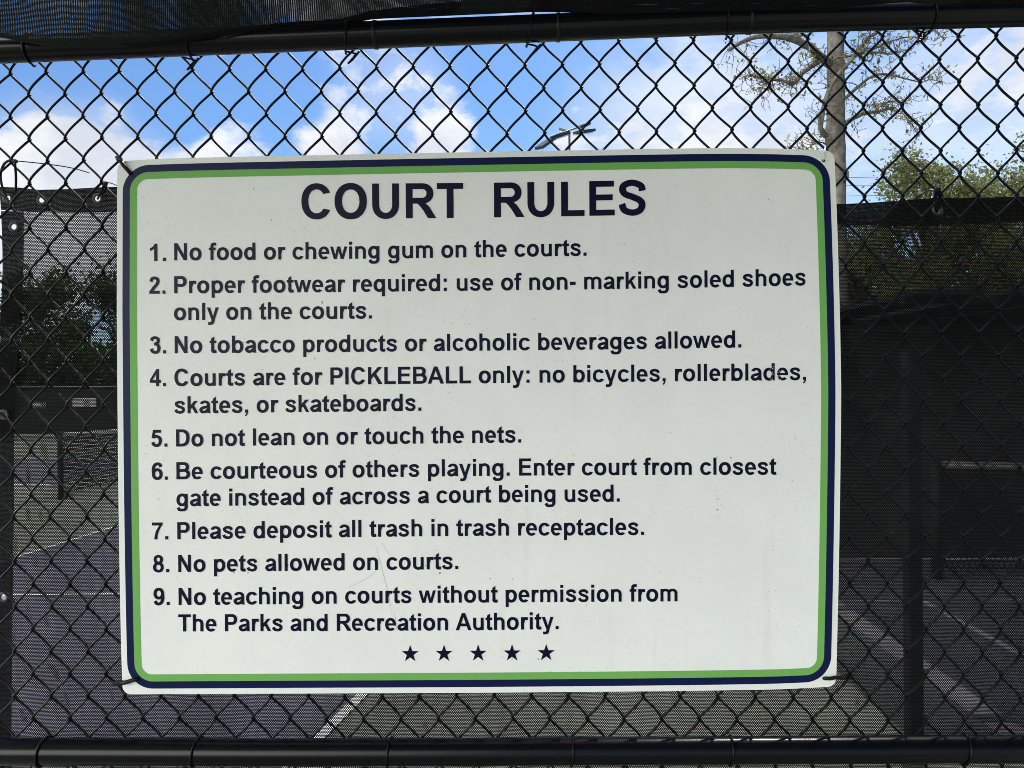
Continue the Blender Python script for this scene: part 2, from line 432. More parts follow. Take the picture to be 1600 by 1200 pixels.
def panel():
    b = MB(); rad = 13.0
    rows = [0, 1, 2.5, 4.5, 7, 10, 13]+[13+(SHP-26)*k/30 for k in range(1, 30)]+[SHP-x for x in (13, 10, 7, 4.5, 2.5, 1, 0)]
    NU = 44; idx = []
    for off in (0.0, -.0022):
        ids = []
        for c in rows:
            d = min(c, SHP-c); ins = rad-math.sqrt(max(0, rad**2-(rad-d)**2)) if d < rad else 0
            row = []
            for k in range(NU+1):
                row.append(len(b.v)); b.v.append(sp(lerp(ins, SWP-ins, k/NU), c, off))
            ids.append(row)
        idx.append(ids)
    F, B = idx
    for j in range(len(rows)-1):
        for k in range(NU):
            b.f.append((F[j][k], F[j+1][k], F[j+1][k+1], F[j][k+1])); b.f.append((B[j][k], B[j][k+1], B[j+1][k+1], B[j+1][k]))
        for k, sgn in ((0, 1), (NU, -1)):
            q = (F[j][k], B[j][k], B[j+1][k], F[j+1][k]); b.f.append(q if sgn > 0 else q[::-1])
    for j, sgn in ((0, -1), (len(rows)-1, 1)):
        for k in range(NU):
            q = (F[j][k], B[j][k], B[j][k+1], F[j][k+1]); b.f.append(q if sgn < 0 else q[::-1])
    o = b.build('panel', M['white'], sign, smooth=False)
    return o
panel()
def rloop(ins, rad):
    x0, x1, y0, y1 = ins, SWP-ins, ins, SHP-ins; out = []
    for cx, cy, a0, ex, ey in ((x1-rad, y0+rad, -90, x1, None), (x1-rad, y1-rad, 0, None, y1), (x0+rad, y1-rad, 90, x0, None), (x0+rad, y0+rad, 180, None, y0)):
        for k in range(13):
            a = R(a0+90*k/12); out.append((cx+rad*math.cos(a), cy+rad*math.sin(a)))
        nx = {-90: (x1, y1-rad), 0: (x0+rad, y1), 90: (x0, y0+rad), 180: (x1-rad, y0)}[a0]
        lx = out[-1]
        for k in range(1, 24): out.append((lerp(lx[0], nx[0], k/24), lerp(lx[1], nx[1], k/24)))
    return out
def band(name, i0, r0, i1, r1, mat, off):
    b = MB(); o, i = rloop(i0, r0), rloop(i1, r1); n = len(o)
    b.v = [sp(*p, off) for p in o]+[sp(*p, off) for p in i]
    b.f = [(k, n+k, n+(k+1) % n, (k+1) % n) for k in range(n)]
    b.build(name, mat, sign, smooth=False)
band('navy_border', 8.8, 39, 20.0, 28, M['navy'], .0004)
band('green_border', 20.0, 28, 31.0, 16, M['green'], .0004)

# lettering: each glyph is drawn from strokes and bowls, 1000 units to the em
def ell(cx, cy, rx, ry, n=40, e=2.15):
    out = []
    for k in range(n):
        a = 2*math.pi*k/n; c, s = math.cos(a), math.sin(a)
        out.append((cx+rx*math.copysign(abs(c)**(2/e), c), cy+ry*math.copysign(abs(s)**(2/e), s)))
    return out
def rct(x0, y0, x1, y1): return [[(x0, y0), (x1, y0), (x1, y1), (x0, y1)]]
def ring(cx, cy, rxo, ryo, rxi, ryi, icx=None, icy=None, e=2.15):
    rxo += 3; ryo += 2; rxi -= 6; ryi -= 6
    return [ell(cx, cy, rxo, ryo, e=e), ell(icx or cx, icy or cy, rxi, ryi, e=e)]
def arc(cx, cy, rxo, ryo, rxi, ryi, o0, o1, i0=None, i1=None, n=30, e=2.15):
    i0 = o0 if i0 is None else i0; i1 = o1 if i1 is None else i1
    def pt(rx, ry, a):
        c, s = math.cos(R(a)), math.sin(R(a)); return (cx+rx*math.copysign(abs(c)**(2/e), c), cy+ry*math.copysign(abs(s)**(2/e), s))
    return [[pt(rxo, ryo, lerp(o0, o1, k/n)) for k in range(n+1)]+[pt(rxi, ryi, lerp(i1, i0, k/n)) for k in range(n+1)]]
def stk(P, wh, wv, per=8):
    """brush stroke: thickness wh where the path runs level, wv where it runs upright"""
    q = catmull(P, per); L, Rr = [], []
    for k in range(len(q)):
        a = q[max(k-1, 0)]; b = q[min(k+1, len(q)-1)]; tx, ty = b[0]-a[0], b[1]-a[1]; l = math.hypot(tx, ty) or 1; tx /= l; ty /= l
        t = math.hypot((wh+7)*tx, (wv+9)*ty)/2
        L.append((q[k][0]-ty*t, q[k][1]+tx*t)); Rr.append((q[k][0]+ty*t, q[k][1]-tx*t))
    return ('strip', L, Rr)
def mirx(sh, wd): return [mir1(s, lambda p: (wd-p[0], p[1])) for s in sh]
def mir1(s, f):
    if s[0] == 'strip': return ('strip', [f(p) for p in s[1]], [f(p) for p in s[2]])
    return [[f(p) for p in lp] for lp in s]
def rot(sh, wd, h): return [mir1(s, lambda p: (wd-p[0], h-p[1])) for s in sh]
bowl = ring(318, 259, 253, 271, 116, 158)
arch = arc(307, 322, 237, 208, 100, 96, 0, 150)
six = [ring(288, 232, 240, 244, 105, 130), stk([(455, 535), (400, 632), (295, 662), (170, 600), (112, 450), (112, 270)], 116, 140)]
n_ = [rct(66, 0, 203, 519), arch, rct(407, 0, 544, 330)]
G = {
 ' ': (278, []), '.': (278, [rct(72, 0, 209, 137)]), ':': (333, [rct(98, 0, 235, 137), rct(98, 382, 235, 519)]), '-': (333, [rct(42, 191, 293, 328)]),
 ',': (278, [[[(72, 0), (72, 137), (209, 137), (209, 40), (195, -40), (160, -100), (98, -150), (64, -98), (112, -58), (137, 0)]]]),
 'C': (722, [arc(375, 358, 327, 371, 178, 245, 27, 333, 36, 324)]),
 'O': (778, [ring(388, 358, 345, 371, 193, 245)]),
 'U': (722, [rct(72, 290, 220, 716), rct(502, 290, 650, 716), arc(361, 292, 289, 304, 141, 178, 180, 360)]),
 'R': (722, [rct(73, 0, 221, 716), rct(221, 597, 425, 716), rct(221, 299, 432, 419), arc(425, 508, 243, 208, 95, 89, -90, 90), [[(290, 310), (370, 310), (430, 300), (500, 305), (570, 245), (640, 140), (728, 0), (549, 0), (455, 150), (390, 235), (340, 285)]]]),
 'T': (611, [rct(21, 595, 590, 716), rct(232, 0, 380, 596)]),
 'L': (611, [rct(76, 0, 224, 712), rct(224, 0, 580, 122)]),
 'E': (667, [rct(73, 0, 221, 716), rct(221, 595, 606, 716), rct(221, 314, 578, 435), rct(221, 0, 620, 121)]),
 'S': (667, [stk([(548, 498), (515, 605), (333, 667), (165, 620), (125, 520), (190, 430), (340, 374), (495, 300), (545, 205), (490, 95), (335, 50), (165, 105), (108, 232)], 124, 142)]),
 'N': (722, [[[(73, 0), (73, 716), (214, 716), (507, 238), (507, 716), (641, 716), (641, 0), (496, 0), (207, 467), (207, 0)]]]),
 'P': (667, [rct(73, 0, 218, 716), rct(218, 597, 395, 716), rct(218, 268, 395, 390), arc(390, 492, 232, 224, 84, 103, -90, 90)]),
 'I': (278, [rct(68, 0, 213, 716)]),
 'K': (722, [[[(75, 0), (75, 716), (220, 716), (220, 398), (512, 716), (706, 716), (437, 437), (721, 0), (534, 0), (336, 335), (220, 217), (220, 0)]]]),
 'B': (722, [rct(73, 0, 218, 716), rct(218, 598, 400, 716), rct(218, 308, 420, 430), rct(218, 0, 420, 120), arc(395, 513, 240, 203, 92, 84, -90, 90), arc(415, 214, 262, 214, 112, 96, -90, 90)]),
 'A': (722, [[[(718, 0), (561, 0), (499, 163), (213, 163), (154, 0), (0, 0), (279, 716), (432, 716)], [(453, 284), (355, 548), (258, 284)]]]),
 'D': (722, [rct(72, 0, 217, 716), rct(217, 595, 330, 716), rct(217, 0, 330, 121), arc(320, 358, 352, 358, 204, 237, -90, 90, e=2.4)]),
 'o': (611, [ring(305, 259, 266, 271, 126, 157)]),
 'c': (556, [arc(303, 259, 264, 271, 124, 156, 29, 331, 40, 320)]),
 'e': (556, [arc(278, 259, 244, 271, 106, 160, -10, 320, -16, 308), rct(150, 214, 512, 306)]),
 'a': (556, [arc(283, 338, 230, 193, 93, 86, 0, 163, 0, 160), rct(376, 95, 513, 345), [[(376, 100), (513, 100), (520, 45), (536, 0), (401, 0), (388, 45)]], stk([(420, 282), (300, 250), (175, 222), (103, 150), (150, 65), (230, 48), (330, 75), (410, 150)], 106, 132)]),
 'b': (611, [rct(66, 0, 203, 716), bowl]), 'd': (611, mirx([rct(66, 0, 203, 716), bowl], 611)),
 'p': (611, [rct(66, -199, 203, 519), bowl]), 'q': (611, mirx([rct(66, -199, 203, 519), bowl], 611)),
 'f': (333, [rct(85, 0, 222, 600), rct(12, 412, 315, 519), stk([(153, 590), (172, 640), (225, 668), (338, 664)], 112, 137)]),
 'g': (611, [ring(293, 266, 253, 265, 116, 153), rct(405, 20, 542, 519), stk([(473, 40), (466, -60), (405, -138), (290, -156), (170, -142), (112, -50)], 106, 136)]),
 'h': (611, [rct(66, 0, 203, 716), arch, rct(407, 0, 544, 330)]), 'n': (611, n_), 'u': (611, rot(n_, 611, 519)),
 'm': (889, [rct(62, 0, 199, 519), arc(288, 330, 225, 200, 88, 92, 0, 150), rct(376, 0, 513, 335), arc(602, 330, 225, 200, 88, 92, 0, 155), rct(690, 0, 827, 335)]),
 'r': (389, [rct(66, 0, 203, 519), stk([(150, 300), (185, 405), (245, 458), (380, 448)], 118, 135)]),
 's': (556, [stk([(452, 360), (400, 445), (275, 474), (150, 440), (125, 376), (190, 310), (290, 270), (400, 225), (440, 150), (390, 70), (275, 44), (140, 80), (95, 165)], 108, 122)]),
 't': (333, [[[(85, 140), (85, 600), (222, 690), (222, 140)]], rct(16, 410, 316, 519), stk([(153, 170), (160, 85), (205, 52), (318, 62)], 118, 137)]),
 'i': (278, [rct(72, 0, 209, 519), rct(72, 589, 209, 716)]), 'l': (278, [rct(72, 0, 209, 716)]),
 'k': (556, [[[(67, 0), (67, 716), (204, 716), (204, 336), (365, 519), (534, 519), (357, 330), (547, 0), (399, 0), (268, 234), (204, 167), (204, 0)]]]),
 'v': (556, [[[(210, 0), (1, 519), (145, 519), (278, 160), (411, 519), (555, 519), (348, 0)]]]),
 'w': (778, [[[(164, 0), (0, 519), (133, 519), (230, 179), (319, 519), (455, 519), (542, 179), (640, 519), (774, 519), (608, 0), (474, 0), (386, 332), (298, 0)]]]),
 'y': (556, [[[(7, 519), (153, 519), (280, 150), (398, 519), (541, 519), (350, 0), (335, -50), (220, -50), (210, 0)]], stk([(290, 5), (262, -85), (200, -145), (62, -148)], 112, 135)]),
 '1': (556, [[[(256, 0), (393, 0), (393, 719), (282, 719), (240, 640), (160, 565), (73, 533), (73, 408), (170, 450), (256, 517)]]]),
 '2': (556, [stk([(110, 498), (150, 618), (272, 660), (395, 612), (428, 515), (370, 390), (230, 240), (118, 90)], 118, 140), rct(27, 0, 507, 127)]),
 '3': (556, [stk([(105, 530), (150, 630), (268, 664), (385, 620), (412, 535), (365, 440), (225, 392)], 112, 138), stk([(225, 392), (380, 365), (440, 220), (385, 85), (268, 46), (145, 90), (98, 200)], 116, 140)]),
 '4': (556, [[[(311, 0), (311, 144), (18, 144), (18, 263), (328, 719), (443, 719), (443, 264), (532, 264), (532, 144), (443, 144), (443, 0)], [(311, 264), (311, 510), (146, 264)]]]),
 '5': (556, [rct(115, 580, 480, 706), [[(115, 706), (228, 600), (180, 425), (160, 345), (45, 360)]], stk([(120, 375), (190, 420), (275, 428), (400, 375), (444, 240), (385, 90), (262, 46), (145, 90), (97, 190)], 116, 140)]),
 '6': (556, six), '9': (556, rot(six, 556, 707)),
 '7': (556, [[[(43, 579), (43, 706), (512, 706), (512, 606), (440, 520), (350, 360), (295, 190), (276, 0), (141, 0), (160, 170), (215, 350), (300, 490), (363, 579)]]]),
 '8': (556, [ring(278, 530, 210, 190, 88, 88), ring(278, 205, 240, 217, 108, 112)]),
}
def span(text):
    x = 0; lo = None; hi = 0
    for ch in text:
        wd, sh = G[ch]
        xs = [p[0] for s in sh for lp in (s[1:] if s[0] == 'strip' else s) for p in lp]
        if xs:
            if lo is None: lo = x+min(xs)
            hi = x+max(xs)
        x += wd
    return lo, hi
def write(b, text, x0, x1, cap, base):
    lo, hi = span(text); sx = (x1-x0)/(hi-lo); sy = cap/716.0; pen = 0
    for ch in text:
        wd, sh = G[ch]
        for li, s in enumerate(sh):
            off = .00065+.00006*li
            def P(p):
                px = x0+(pen+p[0]-lo)*sx
                return onsign(px-p[1]*sy*.006, base(px)-p[1]*sy, off)
            i = len(b.v)
            if s[0] == 'strip':
                L, Q = s[1], s[2]; n = len(L)
                b.v += [P(p) for p in L]+[P(p) for p in Q]
                b.f += [(i+k, i+n+k, i+n+k+1, i+k+1) for k in range(n-1)]
            else:
                loops = [[Vector((p[0], p[1], 0)) for p in lp] for lp in s]
                b.v += [P((p.x, p.y)) for lp in loops for p in lp]
                for t in tessellate_polygon(loops):
                    a, c, d = (b.v[i+k] for k in t)
                    nrm = (c-a).cross(d-a)
                    b.f.append(tuple(i+k for k in (t if nrm.y < 0 else t[::-1])))
        pen += wd
def line(name, *runs):
    b = MB()
    for text, x0, x1, cap, pts in runs: write(b, text, x0, x1, cap, curve(pts))
    return b.build(name, M['ink'], sign, smooth=False)
line('heading_word', ('COURT', 471, 724, 54.6, [(471, 342), (640, 341), (724, 340.4)]))
line('heading_word', ('RULES', 772, 1009, 54.2, [(772, 339.6), (885, 337.8), (1009, 335.6)]))
c = 26.9
num = lambda t, x, y: (t, x, x+25.2, c, [(x, y), (x+26, y)])
RT = [
 (num('1.', 234.2, 407.7), ('No food or chewing gum on the courts.', 272.2, 916.4, c, [(272, 406.9), (570, 404.2), (916, 399.6)])),
 (num('2.', 233.2, 459.0), ('Proper footwear required: use of non- marking soled shoes', 272.2, 1258.8, c, [(272, 458.4), (600, 455.6), (895, 452.4), (1060, 450), (1258, 445.8)])),
 (('only on the courts.', 271.8, 581, c, [(272, 500.3), (581, 497.7)]),),
 (num('3.', 234.2, 552.4), ('No tobacco products or alcoholic beverages allowed.', 272.9, 1158.4, c, [(272, 552.1), (659, 548.7), (960, 545.9), (1158, 543)])),
 (num('4.', 234.0, 603.6), ('Courts are for PICKLEBALL only: no bicycles, rollerblades,', 272.4, 1259.5, c, [(272, 603.3), (560, 600.6), (839, 598), (1050, 595.9), (1259, 593.8)])),
 (('skates, or skateboards.', 272.4, 658.3, c, [(272, 646.2), (658, 641.8)]),),
 (num('5.', 236.2, 698.0), ('Do not lean on or touch the nets.', 275.1, 814.4, c, [(275, 697.8), (660, 693.1), (814, 691.5)])),
 (num('6.', 236.9, 749.6), ('Be courteous of others playing. Enter court from closest', 275.6, 1213.2, c, [(275, 749.1), (560, 746), (815, 743.2), (1213, 741.6)])),
 (('gate instead of across a court being used.', 275.6, 968.4, c, [(275, 791.2), (560, 787.9), (775, 785), (968, 783.9)]),),
 (num('7.', 237.6, 842.9), ('Please deposit all trash in trash receptacles.', 277, 1006.3, c, [(277, 842.8), (660, 838), (1006, 835.9)])),
 (num('8.', 239.0, 894.2), ('No pets allowed on courts.', 278.5, 716, c, [(278, 893.9), (716, 889.3)])),
 (num('9.', 239.8, 945.5), ('No teaching on courts without permission from', 279, 1058.6, c, [(279, 945.5), (705, 941.8), (1058, 939.7)])),
 (('The Parks and Recreation Authority.', 278.5, 872.8, c, [(278, 986.8), (700, 985), (872, 983.2)]),),
]
for rns in RT: line('rule_line', *rns)
for sxp, syp in ((640.8, 1021.8), (693.7, 1021.4), (747.0, 1021.1), (800.0, 1020.7), (853.4, 1020.3)):
    b = MB(); pts = []
    for k in range(10):
        a = R(90+36*k); r_ = 14.0 if k % 2 == 0 else 5.45
        pts.append(onsign(sxp+r_*math.cos(a), syp-r_*math.sin(a), .0006))
    b.v = [onsign(sxp, syp, .0006)]+pts
    b.f = [(0, 1+k, 1+(k+1) % 10) for k in range(10)]
    b.build('star', M['ink'], sign, smooth=False)
for hx, hy in ((203.5, 271), (1287, 251), (213.6, 1061), (1288.8, 1060.3)):
    b = MB(); b.v = [onsign(hx, hy, .0009)]+[onsign(hx+2.6*math.cos(R(a)), hy+2.6*math.sin(R(a)), .0009) for a in range(0, 360, 30)]
    b.f = [(0, 1+k, 1+(k+1) % 12) for k in range(12)]
    b.build('mounting_hole', M['plastic'], sign, smooth=False)
# scuffed paint over the end of the fourth rule
b = MB(); rs = random.Random(3)
for k in range(46):
    qx, qy = (rs.gauss(1207, 2.4), rs.uniform(567, 594)) if k % 2 else (rs.gauss(1216, 2.2), rs.gauss(588, 4))
    z = rs.uniform(.25, .75); n = rs.randint(4, 6); i = len(b.v)
    for j in range(n):
        a = 2*math.pi*j/n; b.v.append(onsign(qx+z*rs.uniform(.6, 1.4)*math.cos(a), qy-z*rs.uniform(.6, 1.5)*math.sin(a), .0012+.00001*k))
    b.f.append(tuple(range(i, i+n)))
b.build('paint_scuff', M['white'], sign, smooth=False)

M['scratch'] = princ('worn_white', (.50, .52, .49), .5, .2)
b = MB(); kz = 0
for P in ([(586, 848), (597, 890), (606, 925), (613, 962)], [(596, 846), (603, 858), (610, 868)], [(545, 918), (572, 904), (588, 892)], [(638, 892), (652, 900), (662, 906)], [(616, 955), (619, 975), (619, 985)]):
    q = catmull(P, 6); i = len(b.v); n = len(q); kz += 1
    for side in (-1, 1):
        for k, (qx, qy) in enumerate(q): b.v.append(onsign(qx+side*.42*(1-abs(2*k/(n-1)-1)**2*.8), qy+side*.15, .0003+.00001*kz))
    b.f += [(i+k, i+n+k, i+n+k+1, i+k+1) for k in range(n-1)]
b.build('scratch_marks', M['scratch'], sign, smooth=False)

# ------------------------------------------------------------------ ties that hold the sign
def ztie(name, path, rad, head=None, tail=None, label='', cat='cable tie', group=None, loc=None, hs=.0042, mat='plastic'):
    o = empty(name, loc or path[0], label, cat, group)
    b = MB(); b.tube(catmull([tuple(p) for p in path], 5), rad, 8, flat=.85); b.build('strap', M[mat], o)
    if head is not None:
        b = MB(); h = Vector(head); b.box(h.x-hs, h.x+hs, h.y-.003, h.y+.003, h.z-hs*.75, h.z+hs*.75)
        bm = b.build('head', M['plastic'], o, smooth=False)
        bv = bm.modifiers.new('bevel', 'BEVEL'); bv.width = .0012; bv.segments = 2
    if tail:
        b = MB(); b.tube(catmull([tuple(p) for p in tail], 6), [.0017]*(6*(len(tail)-1))+[.0009], 6, flat=.5); b.build('tail', M['plastic'], o)
    return o
g4 = 'cable ties at the corners of the sign'
F = lambda x, y, k=.004: onsign(x, y, k)
ztie('zip_tie', [at(186, 252, .008), at(183, 246, -.004), F(189, 253, .006), F(196, 262, .005), F(203, 270, .0025), F(203.5, 271, -.003)], .0036, at(187, 249, SY-.008), None, 'thick black cable tie at the top left corner of the rules sign', 'cable tie', g4)
ztie('zip_tie', [F(1286, 252, -.002), F(1287, 250, .002), F(1288.5, 246, .004), F(1289, 240, .003), at(1289, 233, -.008), at(1290, 229, .006)], .0011, None, None, 'thin pale cable tie at the creased top right corner of the rules sign', 'cable tie', g4, mat='clear')
ztie('zip_tie', [at(180, 1067, .006), at(183, 1068, -.012), F(195, 1066.5, .005), F(205, 1063.5, .004), F(213.5, 1061, .002), F(214, 1061, -.003)], .0042, at(187, 1066.5, SY-.004), None, 'short black cable tie at the bottom left corner of the rules sign', 'cable tie', g4)
ztie('zip_tie', [F(1288.5, 1060.4, -.002), F(1289, 1060, .003), F(1297, 1060.2, .004), F(1306, 1058.5, .004), at(1315, 1058, -.014), at(1322, 1057, -.004), at(1323, 1060, .008)], .0036, at(1316, 1059.5, -.014), None, 'black cable tie with bulky knot at the bottom right corner of the rules sign', 'cable tie', g4)

# ------------------------------------------------------------------ windscreen behind the fence
WY = .034
wtop = curve([(-120, 291), (0, 292), (30, 293), (60, 296.5), (110, 295), (180, 292), (500, 300), (900, 313), (1310, 318.5), (1370, 316), (1420, 312.5), (1465, 309), (1530, 309), (1600, 307), (1900, 303), (2300, 300)])
wbot = curve([(-120, 325), (0, 327), (36, 329), (180, 331), (500, 336), (900, 344), (1310, 350), (1380, 352), (1465, 351), (1600, 345), (1900, 340), (2300, 338)])
wl = curve([(292, -1), (340, 2), (420, 4), (480, 1.5), (560, 0), (800, -2), (1250, -4)])
wr = curve([(329, 36), (400, 36), (470, 33), (520, 28), (600, 25), (680, 21), (800, 20.5), (1000, 18), (1250, 16)])
def wy(px, py):
    return WY+.006*mnoise.noise(Vector((px*.006, py*.004, .3)))+.003*mnoise.noise(Vector((px*.016, py*.010, 5.3)))
screen = empty('windscreen', (at(20, 600, WY).x, WY, 0), 'black mesh windscreen hung behind the chain link with hemmed edges and grommets', 'windscreen')
XR, YB = 2250, 2020
b = MB()
def body(u, v):
    if u < .35: x0 = lambda y: lerp(wr(y), 600, u/.35)
    else: x0 = lambda y: lerp(600, XR, (u-.35)/.65)
    px = x0(329); y0 = wbot(px); py = lerp(y0, YB, v); px = x0(min(py, 1250))
    return at(px, py, wy(px, py))
b.grid(body, 90, 60); b.build('mesh_panel', M['screen'], screen)
GR = [(12.5, 310), (65.5, 312.5), (152.5, 310.5), (22, 354.5), (6, 648), (6, 933), (1465, 328), (420, 320), (700, 327), (980, 332), (1230, 335)]
def hemstrip(loop, holes, y0):
    b = MB(); loops = [[Vector((p[0], p[1], 0)) for p in loop]]
    for hx, hy in holes: loops.append([Vector((hx+4.3*math.cos(R(a)), hy+4.3*math.sin(R(a)), 0)) for a in range(0, 360, 24)])
    b.v = [at(p.x, p.y, y0) for lp in loops for p in lp]
    for t in tessellate_polygon(loops): b.f.append(tuple(t))
    return b.build('hem', M['hem'], screen, smooth=False)
xs = list(range(0, XR+1, 30))
hemstrip([(wl(292), wtop(0))]+[(x, wtop(x)) for x in xs[1:]]+[(x, wbot(x)+1) for x in xs[::-1] if x > 30]+[(wr(329), wbot(36)+1), (wl(329), wbot(0)+1)], [g for g in GR if g[1] < 345 and g[0] != 22], WY-.006)
ys = list(range(330, 1260, 30))
hemstrip([(wl(y), y) for y in ys]+[(wr(y)+1, y) for y in ys[::-1]], [g for g in GR if g[0] < 30 and g[1] > 345], WY-.0045)
for gx, gy in GR:
    if 185 < gx < 1300: continue
    b = MB(); c = at(gx, gy, WY-.009 if gy < 345 else WY-.0075)
    pr = [(.0046, 0), (.0052, -.0016), (.0075, -.0022), (.0094, -.001), (.0098, .0012)]
    n = 20
    for k in range(n):
        a = 2*math.pi*k/n
        for r_, dy in pr: b.v.append(Vector((c.x+r_*math.cos(a), c.y+dy, c.z+r_*math.sin(a))))
    for k in range(n):
        for j in range(len(pr)-1):
            p, q = k*len(pr)+j, ((k+1) % n)*len(pr)+j
            b.f.append((p, p+1, q+1, q))
    b.build('grommet', M['steel'], screen)
g5 = 'cable ties on the windscreen grommets'
ztie('zip_tie', [at(12.5, 311, .030), at(9, 306, .018), at(3, 290, .010), at(1, 272, .006), at(6, 257, -.006), at(14, 251, -.011), at(22, 251, -.010), at(24, 262, .004), at(25, 280, .016), at(24.5, 300, .026)], .0021, at(23, 252, -.011), [at(26, 251.5, -.011), at(70, 256, -.013), at(110, 262, -.013), at(141, 270.5, -.012)], 'looped black cable tie with a long tail left of the rules sign', 'cable tie', g5, hs=.0040)
ztie('zip_tie', [at(152.5, 311, .030), at(158, 300, .016), at(162, 290, -.008), at(165, 285, -.010), at(166, 292, .004), at(160, 304, .022)], .0019, at(165, 286, -.010), [at(167, 285, -.011), at(176, 287, -.011), at(190, 293, .004)], 'small black cable tie with short tail just left of the sign edge', 'cable tie', g5, hs=.0032)
ztie('zip_tie', [at(1465, 331, .026), at(1462, 318, .016), at(1462, 306, .004), at(1464, 297, -.008), at(1467, 296, -.010), at(1468.5, 308, .006), at(1467, 326, .022)], .0032, at(1464.5, 296, -.010), [at(1462, 296, -.010), at(1450, 298, -.004), at(1438, 305, .01), at(1429, 313, .022)], 'thick black cable tie with bent tail on the windscreen right of the sign', 'cable tie', g5, hs=.0048)

# ------------------------------------------------------------------ shade cloth above the rail
cbot = curve([(-600, 30), (-200, 40), (0, 57), (30, 63), (70, 70), (120, 74.5), (180, 74.5), (250, 71), (300, 63), (350, 54), (400, 47), (440, 41.5), (500, 39), (545, 38), (565, 32), (590, 29), (640, 26.5), (700, 24), (780, 20.5), (850, 18), (960, 21), (1100, 18), (1190, 16), (1300, 12), (1370, 6), (1420, 3), (1460, 6), (1600, 6), (1900, -6), (2400, -16)])
cy = curve([(-600, -.05), (0, -.062), (120, -.074), (250, -.070), (400, -.054), (470, -.036), (545, -.030), (860, -.030), (960, -.050), (2400, -.052)])
cl0 = empty('shade_cloth', at(800, 20, -.03), 'dark green grey mesh shade cloth sagging over the top fence rail', 'shade cloth')
b = MB()
def cloth(u, v):  # visible at the rail; the unseen overhang is lengthened to darken the sign's top
    px = lerp(-2100, 3400, u); p = at(px, cbot(px), cy(px)); s = 2.4*v**1.9
    a = min(s, .10); r_ = max(0.0, s-.10); t = min(1, r_/.12)
    fold = .008*math.sin(px*.009+s*34+1.0)*math.exp(-s*5)*(1 if px < 520 else .3)+.010*mnoise.noise(Vector((px*.004, s*9, 2.0)))*min(1, s*18)
    return p+Vector((0, -a*.45-r_*.99, a*.89+r_*.10*t+.02*t))+Vector((0, -.8, -.5))*fold
b.grid(cloth, 280, 60); b.build('cloth_panel', M['cloth'], cl0)
b = MB()
pts = [at(px, cbot(px)-.6, cy(px)-.0012) for px in range(-2100, 3401, 20)]
b.tube(pts, .0013, 6)
def hemflap(u, v):
    px = lerp(-2100, 3400, u); p = at(px, cbot(px), cy(px)); hh = .005 if px < 480 else .005+.019*min(1, (px-480)/300)
    return p+Vector((0, -.0022-v*hh*.45, v*hh*.89))
b.grid(hemflap, 280, 2); b.build('hem', M['hem'], cl0)

